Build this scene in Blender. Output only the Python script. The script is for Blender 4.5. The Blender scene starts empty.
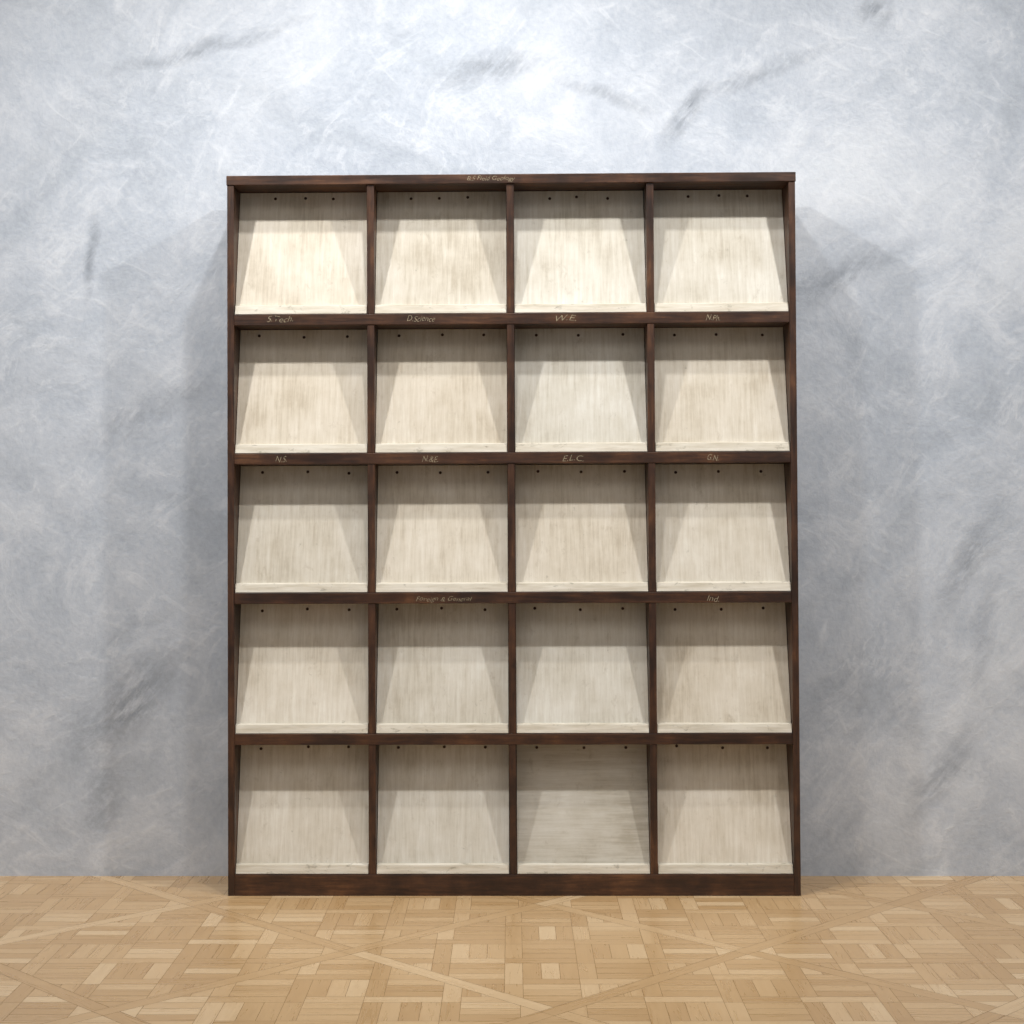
import bpy, bmesh, math, random
from mathutils import Vector, Matrix
random.seed(7)
scene = bpy.context.scene
scene.view_settings.view_transform = 'Standard'
scene.view_settings.look = 'None'

S = 358.0            # px per metre on the cabinet front plane (used to convert survey measurements)
CAM_D = 4.55
CAM_H = 384.0 / S
FPX = S * CAM_D
WALL_Y = 0.25
SW = FPX / (CAM_D + WALL_Y)

# ------------------------------------------------------------------ node helpers
class NT:
    def __init__(self, name):
        self.m = bpy.data.materials.new(name)
        self.m.use_nodes = True
        self.t = self.m.node_tree
        self.b = self.t.nodes['Principled BSDF']
    def n(self, typ, **kw):
        nd = self.t.nodes.new(typ)
        for k, v in kw.items():
            setattr(nd, k, v)
        return nd
    def l(self, a, b):
        self.t.links.new(a, b)
    def setin(self, sock, v):
        if isinstance(v, bpy.types.NodeSocket):
            self.l(v, sock)
        else:
            if hasattr(v, '__len__') and len(v) == 3: v = (v[0], v[1], v[2], 1.0)
            sock.default_value = v
    def math(self, op, a, b=0.0, c=None, clamp=False):
        nd = self.n('ShaderNodeMath', operation=op, use_clamp=clamp)
        self.setin(nd.inputs[0], a); self.setin(nd.inputs[1], b)
        if c is not None: self.setin(nd.inputs[2], c)
        return nd.outputs[0]
    def mix(self, f, a, b, mode='MIX'):
        nd = self.n('ShaderNodeMix', data_type='RGBA', blend_type=mode)
        self.setin(nd.inputs[0], f)
        self.setin(nd.inputs[6], a); self.setin(nd.inputs[7], b)
        return nd.outputs[2]
    def mapping(self, vec, loc=(0,0,0), rot=(0,0,0), scale=(1,1,1), typ='POINT'):
        nd = self.n('ShaderNodeMapping', vector_type=typ)
        self.l(vec, nd.inputs[0])
        nd.inputs[1].default_value = loc
        nd.inputs[2].default_value = rot
        nd.inputs[3].default_value = scale
        return nd.outputs[0]
    def noise(self, vec, scale, detail=4, rough=0.5, dist=0.0):
        nd = self.n('ShaderNodeTexNoise')
        self.l(vec, nd.inputs['Vector'])
        nd.inputs['Scale'].default_value = scale
        nd.inputs['Detail'].default_value = detail
        nd.inputs['Roughness'].default_value = rough
        nd.inputs['Distortion'].default_value = dist
        return nd.outputs['Fac']
    def warped(self, vec, scale, amount, detail=2):
        wn = self.n('ShaderNodeTexNoise'); wn.inputs['Scale'].default_value = scale; wn.inputs['Detail'].default_value = detail
        self.l(vec, wn.inputs['Vector'])
        a = self.n('ShaderNodeVectorMath', operation='SUBTRACT'); self.l(wn.outputs['Color'], a.inputs[0]); a.inputs[1].default_value = (.5,.5,.5)
        b = self.n('ShaderNodeVectorMath', operation='SCALE'); self.l(a.outputs[0], b.inputs[0]); b.inputs['Scale'].default_value = amount
        c = self.n('ShaderNodeVectorMath', operation='ADD'); self.l(vec, c.inputs[0]); self.l(b.outputs[0], c.inputs[1])
        return c.outputs[0]
    def ramp(self, f, stops, interp='LINEAR'):
        nd = self.n('ShaderNodeValToRGB')
        nd.color_ramp.interpolation = interp
        e = nd.color_ramp.elements
        while len(e) < len(stops): e.new(0.5)
        for i, (p, c) in enumerate(stops):
            e[i].position = p
            if not hasattr(c, '__len__'): c = (c, c, c)
            e[i].color = (c[0], c[1], c[2], 1)
        self.l(f, nd.inputs[0])
        return nd.outputs[0]
    def bump(self, h, strength, dist):
        nd = self.n('ShaderNodeBump')
        nd.inputs['Strength'].default_value = strength
        nd.inputs['Distance'].default_value = dist
        self.l(h, nd.inputs['Height'])
        self.l(nd.outputs[0], self.b.inputs['Normal'])

def lin(r, g, b):
    f = lambda c: (c/255/12.92) if c/255 <= 0.04045 else ((c/255+0.055)/1.055)**2.4
    return (f(r), f(g), f(b), 1.0)

# ------------------------------------------------------------------ materials
def plaster():
    k = NT('plaster_trowelled')
    pos = k.n('ShaderNodeTexCoord').outputs['Object']
    wp = k.warped(pos, 1.5, .42)
    big = k.noise(wp, 1.3, 3, .5)
    r1 = k.noise(k.mapping(k.mapping(wp, rot=(0, .9, 0)), scale=(1, 1, 2.0)), 2.2, 6, .60, .3)
    med = k.noise(wp, 9, 6, .66, .2)
    fine = k.noise(pos, 60, 4, .65)
    v = k.math('MULTIPLY', big, .36)
    v = k.math('MULTIPLY_ADD', r1, .38, v)
    v = k.math('MULTIPLY_ADD', med, .26, v)
    base = k.ramp(v, [(.37, lin(174,182,193)[:3]), (.45, lin(186,194,205)[:3]), (.52, lin(196,203,213)[:3]), (.61, lin(208,214,222)[:3])])
    # sweeping trowel passes: thin pale ridges and soft grey drags following curved paths
    swA = k.noise(k.mapping(k.mapping(wp, loc=(3,0,1), rot=(0, .75, 0)), scale=(.8, 1, 4.5)), 1.6, 4, .55, .15)
    swB = k.noise(k.mapping(k.mapping(wp, loc=(-5,0,2), rot=(0, -.5, 0)), scale=(.8, 1, 4.5)), 1.5, 4, .55, .15)
    dA = k.ramp(swA, [(.56, 0.0), (.68, 1.0)])
    dB = k.ramp(swB, [(.57, 0.0), (.70, 1.0)])
    base = k.mix(k.math('MULTIPLY', k.math('MAXIMUM', dA, dB), .26), base, lin(156,164,174))
    lA = k.ramp(k.math('ABSOLUTE', k.math('SUBTRACT', swA, .46)), [(0.0, 1.0), (.03, 0.0)])
    lB = k.ramp(k.math('ABSOLUTE', k.math('SUBTRACT', swB, .45)), [(0.0, 1.0), (.028, 0.0)])
    vein = k.ramp(k.math('ABSOLUTE', k.math('SUBTRACT', r1, .5)), [(0.0, 1.0), (.02, 0.0)])
    lt = k.math('MAXIMUM', vein, k.math('MAXIMUM', lA, lB))
    lmask = k.ramp(med, [(.42, 0.0), (.62, .38)])
    base = k.mix(k.math('MULTIPLY', lt, lmask), base, lin(226,230,236))
    # darker burnished trowel marks  (px, py, length px, width px, angle deg, strength)
    strokes = [(130,700,68,24,50,.95),(200,50,90,8,14,.7),(490,72,50,13,10,.8),
               (692,112,34,10,55,.95),(875,14,16,15,10,1.0),(610,92,40,7,-15,.6),(845,275,55,15,30,.7),
               (970,560,60,15,62,.7),(942,775,50,15,58,.7),(985,640,55,10,78,.45),
               (150,410,80,16,25,.4),(100,800,45,16,70,.6),(760,72,60,8,22,.6),(95,255,36,6,85,.9)]
    dark = None
    sp = k.warped(pos, 6.0, .12, 4)
    for (px, py, L, Wd, a, st) in strokes:
        x = (px-512)/SW; z = CAM_H+(512-py)/SW
        mp = k.mapping(sp, loc=(-x, 0, -z))
        mp = k.mapping(mp, rot=(0, math.radians(a), 0))
        mp = k.mapping(mp, scale=(SW/L, 0, SW/Wd))
        ln = k.n('ShaderNodeVectorMath', operation='LENGTH'); k.l(mp, ln.inputs[0])
        d = k.math('MULTIPLY_ADD', ln.outputs['Value'], -1.0/1.5, 1.0, clamp=True)
        d = k.math('MULTIPLY', d, st)
        dark = d if dark is None else k.math('MAXIMUM', dark, d)
    streak = k.noise(k.mapping(k.mapping(pos, rot=(0, .85, 0)), scale=(1, 1, 4)), 8, 5, .7)
    brk = k.ramp(streak, [(.38, .25), (.54, 1.0)])
    dk = k.math('MULTIPLY', k.math('MULTIPLY', dark, brk), 1.1, clamp=True)
    base = k.mix(dk, base, lin(142,149,159))
    base = k.mix(.22, base, k.ramp(fine, [(.35, .35), (.65, .68)]), 'OVERLAY')
    k.l(base, k.b.inputs['Base Color'])
    k.b.inputs['Roughness'].default_value = .5
    k.b.inputs['Specular IOR Level'].default_value = .35
    h = k.math('MULTIPLY_ADD', fine, .2, k.math('MULTIPLY_ADD', med, .45, k.math('MULTIPLY', r1, .8)))
    h = k.math('MULTIPLY_ADD', lt, .02, h)
    k.bump(h, .5, .012)
    return k.m

def dark_wood(name, horiz):
    k = NT(name)
    pos = k.n('ShaderNodeTexCoord').outputs['Object']
    st = (1.2, 14, 14) if horiz else (14, 14, 1.2)
    p = k.mapping(pos, scale=st)
    g = k.noise(p, 3.2, 8, .65, .7)
    g2 = k.noise(p, 12, 5, .6)
    b = k.noise(pos, 5.0, 6, .65)
    v = k.math('MULTIPLY_ADD', b, .5, k.math('MULTIPLY_ADD', g2, .2, k.math('MULTIPLY', g, .3)))
    col = k.ramp(v, [(.36, lin(28,17,11)[:3]), (.46, lin(50,30,19)[:3]), (.54, lin(74,46,28)[:3]), (.64, lin(110,73,45)[:3])])
    k.l(col, k.b.inputs['Base Color'])
    k.l(k.ramp(g, [(.3, .32), (.7, .55)]), k.b.inputs['Roughness'])
    k.bump(g2, .25, .002)
    return k.m

def white_board(idx):
    k = NT('limed_board_%d' % idx)
    rr = random.Random(idx*13+5)
    pos = k.n('ShaderNodeTexCoord').outputs['Object']
    off = (rr.uniform(-20,20), rr.uniform(-20,20), rr.uniform(-20,20))
    horiz = (idx == 18)
    p = k.mapping(k.mapping(pos, loc=off), scale=(2.2, 3, 36) if horiz else (36, 6, 2.0))
    g = k.noise(p, 3.2, 6, .7, .2)
    b = k.noise(k.mapping(pos, loc=off), 5, 6, .65)
    v = k.math('MULTIPLY_ADD', b, .55, k.math('MULTIPLY', g, .45))
    t = rr.uniform(-6, 4); w = rr.uniform(-3, 2)
    if horiz: t -= 7; w -= 0
    def c(r,g_,b_): return lin(min(255,r+t+w), min(255,g_+t), b_+t-w)[:3]
    col = k.ramp(v, [(.37, c(188,178,160)), (.47, c(207,199,183)), (.55, c(216,209,195)), (.65, c(227,222,210))])
    sc = k.noise(k.mapping(pos, loc=off, scale=(1.6, 1, 1)), 16, 7, .75, .3)
    col = k.mix(k.ramp(sc, [(.58, 0.0), (.72, .5)]), col, c(168,155,134))
    sc2 = k.noise(k.mapping(pos, loc=(off[1], off[2], off[0]), scale=(1, 1, 1)), 40, 5, .7)
    col = k.mix(k.ramp(sc2, [(.66, 0.0), (.74, .45)]), col, c(140,134,118))
    k.l(col, k.b.inputs['Base Color'])
    k.b.inputs['Roughness'].default_value = .6
    k.b.inputs['Specular IOR Level'].default_value = .3
    k.bump(g, .12, .001)
    return k.m

def lip_mat():
    k = NT('limed_lip')
    pos = k.n('ShaderNodeTexCoord').outputs['Object']
    b = k.noise(k.mapping(pos, scale=(1, 1, 2)), 22, 7, .72, .4)
    g = k.noise(k.mapping(pos, scale=(2, 10, 20)), 5, 5, .6)
    col = k.ramp(g, [(.3, lin(196,187,168)[:3]), (.65, lin(224,218,204)[:3])])
    chip = k.ramp(b, [(.58, 0.0), (.68, 1.0)])
    col = k.mix(k.math('MULTIPLY', chip, .6), col, lin(118,112,94))
    k.l(col, k.b.inputs['Base Color'])
    k.b.inputs['Roughness'].default_value = .6
    return k.m

def simple(name, col, rough=.6, metal=0.0, nscale=30, amt=.15):
    k = NT(name)
    pos = k.n('ShaderNodeTexCoord').outputs['Object']
    n = k.noise(pos, nscale, 4, .6)
    d = tuple(c*(1-amt) for c in col[:3]); e = tuple(min(1, c*(1+amt)) for c in col[:3])
    k.l(k.ramp(n, [(.3, d), (.7, e)]), k.b.inputs['Base Color'])
    k.b.inputs['Roughness'].default_value = rough
    k.b.inputs['Metallic'].default_value = metal
    return k.m

def parquet_mat():
    k = NT('oak_parquet')
    at = k.n('ShaderNodeAttribute', attribute_name='plank')
    sep = k.n('ShaderNodeSeparateColor'); k.l(at.outputs['Color'], sep.inputs[0])
    uv = k.n('ShaderNodeUVMap').outputs[0]
    comb = k.n('ShaderNodeCombineXYZ')
    k.l(k.math('MULTIPLY', sep.outputs[1], 40), comb.inputs[2])
    add = k.n('ShaderNodeVectorMath', operation='ADD'); k.l(k.mapping(uv, scale=(2.0, 26, 1)), add.inputs[0]); k.l(comb.outputs[0], add.inputs[1])
    g = k.noise(add.outputs[0], 2.2, 6, .65, .8)
    v = k.math('MULTIPLY_ADD', g, .5, k.math('MULTIPLY', sep.outputs[0], .5))
    col = k.ramp(v, [(.2, lin(192,156,110)[:3]), (.42, lin(206,172,127)[:3]), (.6, lin(214,182,139)[:3]), (.85, lin(226,198,158)[:3])])
    k.l(col, k.b.inputs['Base Color'])
    k.l(k.ramp(g, [(.3, .24), (.7, .36)]), k.b.inputs['Roughness'])
    k.bump(g, .1, .001)
    return k.m

M_PL = plaster()
M_WH = dark_wood('stained_wood_horizontal', True)
M_WV = dark_wood('stained_wood_vertical', False)
M_BACK = simple('cabinet_back_wood', lin(45,28,20), .7)
M_LIP = lip_mat()
M_SCREW = simple('rusty_screw', lin(70,52,42), .5, .5)
M_PAINT = simple('cream_lettering_paint', lin(160,148,122), .7, 0, 160, .5)
M_FLOOR = parquet_mat()
M_GAP = simple('parquet_joint', lin(150,114,74), .8)
M_CEIL = simple('ceiling_paint', lin(200,200,198), .9)

def new_obj(name, bm, mats, parent=None):
    me = bpy.data.meshes.new(name)
    bm.to_mesh(me); bm.free()
    for m in (mats if isinstance(mats, list) else [mats]): me.materials.append(m)
    ob = bpy.data.objects.new(name, me)
    scene.collection.objects.link(ob)
    if parent: ob.parent = parent
    return ob

# ------------------------------------------------------------------ cabinet (slightly racked old carcass)
TL, TR, BR, BL = (227,176), (795,172), (801,896), (228,896)
def warp(u, v, y):
    px = (TL[0]*(1-u)+TR[0]*u)*(1-v) + (BL[0]*(1-u)+BR[0]*u)*v
    py = (TL[1]*(1-u)+TR[1]*u)*(1-v) + (BL[1]*(1-u)+BR[1]*u)*v
    return Vector(((px-512)/S, y, (896-py)/S))

def hexa(bm, pts):
    vs = [bm.verts.new(p) for p in pts]
    for f in [(0,3,2,1),(4,5,6,7),(0,1,5,4),(1,2,6,5),(2,3,7,6),(3,0,4,7)]:
        bm.faces.new([vs[i] for i in f])

def box(bm, u0, u1, v0, v1, y0, y1):
    hexa(bm, [warp(u0,v0,y0),warp(u1,v0,y0),warp(u1,v1,y0),warp(u0,v1,y0),
              warp(u0,v0,y1),warp(u1,v0,y1),warp(u1,v1,y1),warp(u0,v1,y1)])

def part(name, mat, fn, parent, bev=.0015):
    bm = bmesh.new(); fn(bm)
    bmesh.ops.recalc_face_normals(bm, faces=bm.faces)
    ob = new_obj(name, bm, mat, parent)
    if bev:
        md = ob.modifiers.new('bevel', 'BEVEL'); md.width = bev; md.segments = 2; md.limit_method = 'ANGLE'
    return ob

cab = bpy.data.objects.new('pigeonhole_display_cabinet', None)
scene.collection.objects.link(cab)
DEP = .19
TS = .0118
TOPT = .0130
parts_u = [.252, .498, .7445]; TP = .0064
shelf_v = [.2000, .3932, .5870, .7830]; TSH = .0076
part('side_left', M_WV, lambda b: box(b, 0, TS, TOPT, 1, 0, DEP), cab)
part('side_right', M_WV, lambda b: box(b, 1-TS, 1, TOPT, 1, 0, DEP), cab)
part('top_board', M_WH, lambda b: box(b, -.001, 1.001, 0, TOPT, -.003, DEP+.002), cab)
part('plinth', M_WH, lambda b: box(b, TS, 1-TS, .9705, 1, .0005, .022), cab)
part('bottom_board', M_WH, lambda b: box(b, TS, 1-TS, .9705, .982, .022, DEP-.01), cab)
for i, v in enumerate(shelf_v):
    part('shelf_%d' % (i+1), M_WH, lambda b: box(b, TS, 1-TS, v-TSH, v+TSH, .001, DEP-.01), cab)
rows = [TOPT] + shelf_v + [.9705]
for i, u in enumerate(parts_u):
    for r in range(5):
        v0 = rows[r] + (TSH if r > 0 else 0); v1 = rows[r+1] - (TSH if r < 4 else 0)
        part('divider_%d_%d' % (i+1, r+1), M_WV, lambda b: box(b, u-TP, u+TP, v0, v1, .003, DEP-.01), cab)
part('back_panel', M_BACK, lambda b: box(b, TS, 1-TS, TOPT, 1, DEP-.01, DEP), cab, 0)

cols = [TS] + parts_u + [1-TS]
TOPY, BOTY = .106, .016
for r in range(5):
    v0 = rows[r] + (TSH if r > 0 else 0); v1 = rows[r+1] - (TSH if r < 4 else 0)
    for c in range(4):
        u0 = cols[c] + (TP if c > 0 else 0) + .0008; u1 = cols[c+1] - (TP if c < 3 else 0) - .0008
        idx = r*4+c
        mat = white_board(idx)
        va, vb = v0+.0008, v1-.0006
        def fn(b):
            hexa(b, [warp(u0,va,TOPY),warp(u1,va,TOPY),warp(u1,vb,BOTY),warp(u0,vb,BOTY),
                     warp(u0,va,TOPY+.008),warp(u1,va,TOPY+.008),warp(u1,vb,BOTY+.008),warp(u0,vb,BOTY+.008)])
        part('sloping_board_%d' % (idx+1), mat, fn, cab, 0)
        vl = v1 - .0125
        def fl(b):
            hexa(b, [warp(u0,vl,.010),warp(u1,vl,.010),warp(u1,vb,.005),warp(u0,vb,.005),
                     warp(u0,vl-.0015,.026),warp(u1,vl-.0015,.026),warp(u1,vb,.016),warp(u0,vb,.016)])
        part('lip_%d' % (idx+1), M_LIP, fl, cab, .001)
        bm = bmesh.new()
        for t in (.16 if r else .28, .5, .84 if r else .72):
            t += random.uniform(-.02, .02)
            u = u0+(u1-u0)*t; vv = va+(vb-va)*(.055+random.uniform(-.01,.01))
            f = (vv-va)/(vb-va)
            p = warp(u, vv, TOPY+(BOTY-TOPY)*f - .0008)
            ang = math.atan2(TOPY-BOTY, (vb-va)*724/S)
            mt = Matrix.Translation(p) @ Matrix.Rotation(math.pi/2-ang, 4, 'X')
            bmesh.ops.create_cone(bm, cap_ends=True, segments=14, radius1=.0045, radius2=.0035, depth=.002, matrix=mt)
        new_obj('screws_%d' % (idx+1), bm, M_SCREW, cab)

# painted shelf labels
def label(txt, px, py, wpx, hpx=5.6):
    cu = bpy.data.curves.new('t', 'FONT'); cu.body = txt; cu.size = 1; cu.shear = .35; cu.offset = -.016
    cu.align_x = 'CENTER'; cu.align_y = 'CENTER'; cu.extrude = .0
    o = bpy.data.objects.new('t', cu); scene.collection.objects.link(o)
    dg = bpy.context.evaluated_depsgraph_get()
    me = bpy.data.meshes.new_from_object(o.evaluated_get(dg))
    bpy.data.objects.remove(o)
    xs = [v.co.x for v in me.vertices]; ys = [v.co.y for v in me.vertices]
    cx, cy = (max(xs)+min(xs))/2, (max(ys)+min(ys))/2
    sx = wpx/S/(max(xs)-min(xs)); sy = hpx/S/(max(ys)-min(ys))
    yy = -.0036 if py < 200 else .0004
    for v in me.vertices:
        jit = math.sin(v.co.x*3.1+px)*.0016
        v.co = Vector(((v.co.x-cx)*sx+(px-512)/S, yy, (v.co.y-cy)*sy+(896-py)/S+jit))
    me.materials.clear(); me.materials.append(M_PAINT)
    ob = bpy.data.objects.new('lettering', me); scene.collection.objects.link(ob); ob.parent = cab
label('B.S Field Geology', 491, 179, 48)
for a in [('S.Tech.',280,319,26),('D.Science',421,318.5,28),('W.E.',566,318,20),('N.Ph.',713,317.5,14),
          ('N.S.',281,459,11),('N.&E.',430,459,16),('E.L.C.',573,458,21),('G.N.',713,457.5,11),
          ('Foreign & General',444,599.5,56),('Ind.',713,598.5,12)]:
    label(*a)

# ------------------------------------------------------------------ parquet floor (Versailles panels laid diagonally)
XMIN, XMAX, YMIN, YMAX = -5.0, 5.0, -6.0, WALL_Y
def clip(poly, nx, ny, d):
    out = []
    for i in range(len(poly)):
        a, b = poly[i], poly[(i+1) % len(poly)]
        da = nx*a[0]+ny*a[1]-d; db = nx*b[0]+ny*b[1]-d
        if da <= 0: out.append(a)
        if (da < 0 < db) or (db < 0 < da):
            t = da/(da-db); out.append((a[0]+(b[0]-a[0])*t, a[1]+(b[1]-a[1])*t))
    return out
bm = bmesh.new()
cl = bm.loops.layers.color.new('plank'); uvl = bm.loops.layers.uv.new('UVMap')
g = .0005
def plank(poly, along):
    for q in [(1,0,XMAX),(-1,0,-XMIN),(0,1,YMAX),(0,-1,-YMIN)]:
        poly = clip(poly, *q)
        if len(poly) < 3: return
    sa = sum(poly[i][0]*poly[(i+1)%len(poly)][1]-poly[(i+1)%len(poly)][0]*poly[i][1] for i in range(len(poly)))
    if abs(sa)/2 < 2e-5: return
    if sa < 0: poly = poly[::-1]
    f = bm.faces.new([bm.verts.new((p[0], p[1], 0)) for p in poly])
    c = (random.random(), random.random(), 0, 1)
    for lp in f.loops:
        lp[cl] = c
        x, y = lp.vert.co.x, lp.vert.co.y
        lp[uvl].uv = (x*along[0]+y*along[1], -x*along[1]+y*along[0])
P = .68; FW = .042
r2 = math.sqrt(.5)
e1 = (r2, r2); e2 = (-r2, r2)
CELL = .172; SW_ = .042
OX, OY = .09, -.12
def rot(a, b): return (OX+a*e1[0]+b*e2[0], OY+a*e1[1]+b*e2[1])
for i in range(-16, 17):
    for j in range(-16, 17):
        a0, b0 = i*P, j*P
        cx, cy = rot(a0+P/2, b0+P/2)
        if cx < XMIN-1 or cx > XMAX+1 or cy < YMIN-1 or cy > YMAX+1: continue
        plank([rot(a0+g, b0+g+FW), rot(a0+FW-g, b0+g+FW), rot(a0+FW-g, b0+P-g), rot(a0+g, b0+P-g)], e2)
        plank([rot(a0+g, b0+g), rot(a0+P-g, b0+g), rot(a0+P-g, b0+FW-g), rot(a0+g, b0+FW-g)], e1)
        ccx, ccy = rot(a0+FW+(P-FW)/2, b0+FW+(P-FW)/2)
        h = (P-FW)/2 - g
        def pc(x0, x1, y0, y1, along):
            poly = [(ccx+x0+g, ccy+y0+g), (ccx+x1-g, ccy+y0+g), (ccx+x1-g, ccy+y1-g), (ccx+x0+g, ccy+y1-g)]
            for e in (e1, e2):
                d = (ccx)*e[0]+(ccy)*e[1]
                poly = clip(poly, e[0], e[1], d+h)
                if len(poly) < 3: return
                poly = clip(poly, -e[0], -e[1], -(d-h))
                if len(poly) < 3: return
            plank(poly, along)
        X, Y = (1,0), (0,1)
        for m in range(-3, 5):
            for n in range(-3, 5):
                x0 = m*CELL-CELL/2; y0 = n*CELL-CELL/2
                hs = SW_/2
                w = (CELL-SW_)/3
                for q in range(3):
                    if (m+n) % 2 == 0:
                        pc(x0+hs, x0+CELL-hs, y0+hs+q*w, y0+hs+(q+1)*w, X)
                    else:
                        pc(x0+hs+q*w, x0+hs+(q+1)*w, y0+hs, y0+CELL-hs, Y)
                if (m+n) % 2 == 0:
                    pc(x0-hs, x0+CELL-hs, y0-hs, y0+hs, X)
                    pc(x0-hs, x0+hs, y0+hs, y0+CELL-hs, Y)
                else:
                    pc(x0+hs, x0+CELL-hs, y0-hs, y0+hs, X)
                    pc(x0-hs, x0+hs, y0-hs, y0+CELL-hs, Y)
floor = new_obj('floor', bm, [M_FLOOR])
bm = bmesh.new()
hx = [(XMIN,YMIN),(XMAX,YMIN),(XMAX,YMAX),(XMIN,YMAX)]
top = [bm.verts.new((x,y,-.0006)) for x,y in hx]; bot = [bm.verts.new((x,y,-.08)) for x,y in hx]
bm.faces.new(top); bm.faces.new(bot[::-1])
for i in range(4): bm.faces.new([top[i], bot[i], bot[(i+1)%4], top[(i+1)%4]])
sf = new_obj('subfloor', bm, M_GAP, floor)

# ------------------------------------------------------------------ wall, ceiling
def slab(name, a, b, mat):
    bm = bmesh.new()
    bmesh.ops.create_cube(bm, size=1)
    for v in bm.verts:
        v.co = Vector([(a[i]+b[i])/2 + v.co[i]*(b[i]-a[i]) for i in range(3)])
    return new_obj(name, bm, mat)
slab('wall_back', (XMIN, WALL_Y, -.08), (XMAX, WALL_Y+.15, 3.6), M_PL)
slab('ceiling', (XMIN, YMIN, 3.6), (XMAX, WALL_Y+.15, 3.7), M_CEIL)

# ------------------------------------------------------------------ lights
def spot(name, loc, tgt, power, size=85, blend=1.0, r=.05, col=(1,.985,.965)):
    ld = bpy.data.lights.new(name, 'SPOT'); ld.energy = power; ld.spot_size = math.radians(size)
    ld.spot_blend = blend; ld.shadow_soft_size = r; ld.color = col
    o = bpy.data.objects.new(name, ld); scene.collection.objects.link(o)
    o.location = loc
    o.rotation_euler = (Vector(tgt)-Vector(loc)).to_track_quat('-Z', 'Y').to_euler()
for x, tx, p in [(-1.65, -.2, 185), (1.65, .2, 185)]:
    spot('ceiling_spotlight', (x, -1.5, 3.45), (tx, .2, 1.0), p, 95, r=.06)
spot('ceiling_spotlight', (-.15, -.95, 3.45), (-.15, .2, 1.3), 92, 90, r=.06)
for x, tx, p in [(-2.8, -2.3, 42), (2.8, 2.3, 42)]:
    spot('ceiling_spotlight', (x, -1.4, 3.45), (tx, .2, 1.3), p, 110, r=.12)
ld = bpy.data.lights.new('added_fill_wide', 'AREA'); ld.shape='RECTANGLE'; ld.size=6; ld.size_y=2.0; ld.energy=44; ld.color=(1,.98,.96)  # added soft fill light under the ceiling, not a fixture of the room
o = bpy.data.objects.new('added_fill_wide', ld); scene.collection.objects.link(o)
o.location = (0, -3.6, 3.55)
w = bpy.data.worlds.new('world'); scene.world = w; w.use_nodes = True
w.node_tree.nodes['Background'].inputs[0].default_value = (.9,.95,1,1)
w.node_tree.nodes['Background'].inputs[1].default_value = .31

# ------------------------------------------------------------------ camera
cd = bpy.data.cameras.new('camera'); cd.sensor_width = 36; cd.lens = 36*FPX/1024
co = bpy.data.objects.new('camera', cd); scene.collection.objects.link(co)
co.location = (0, -CAM_D, CAM_H); co.rotation_euler = (math.pi/2, 0, 0)
scene.camera = co
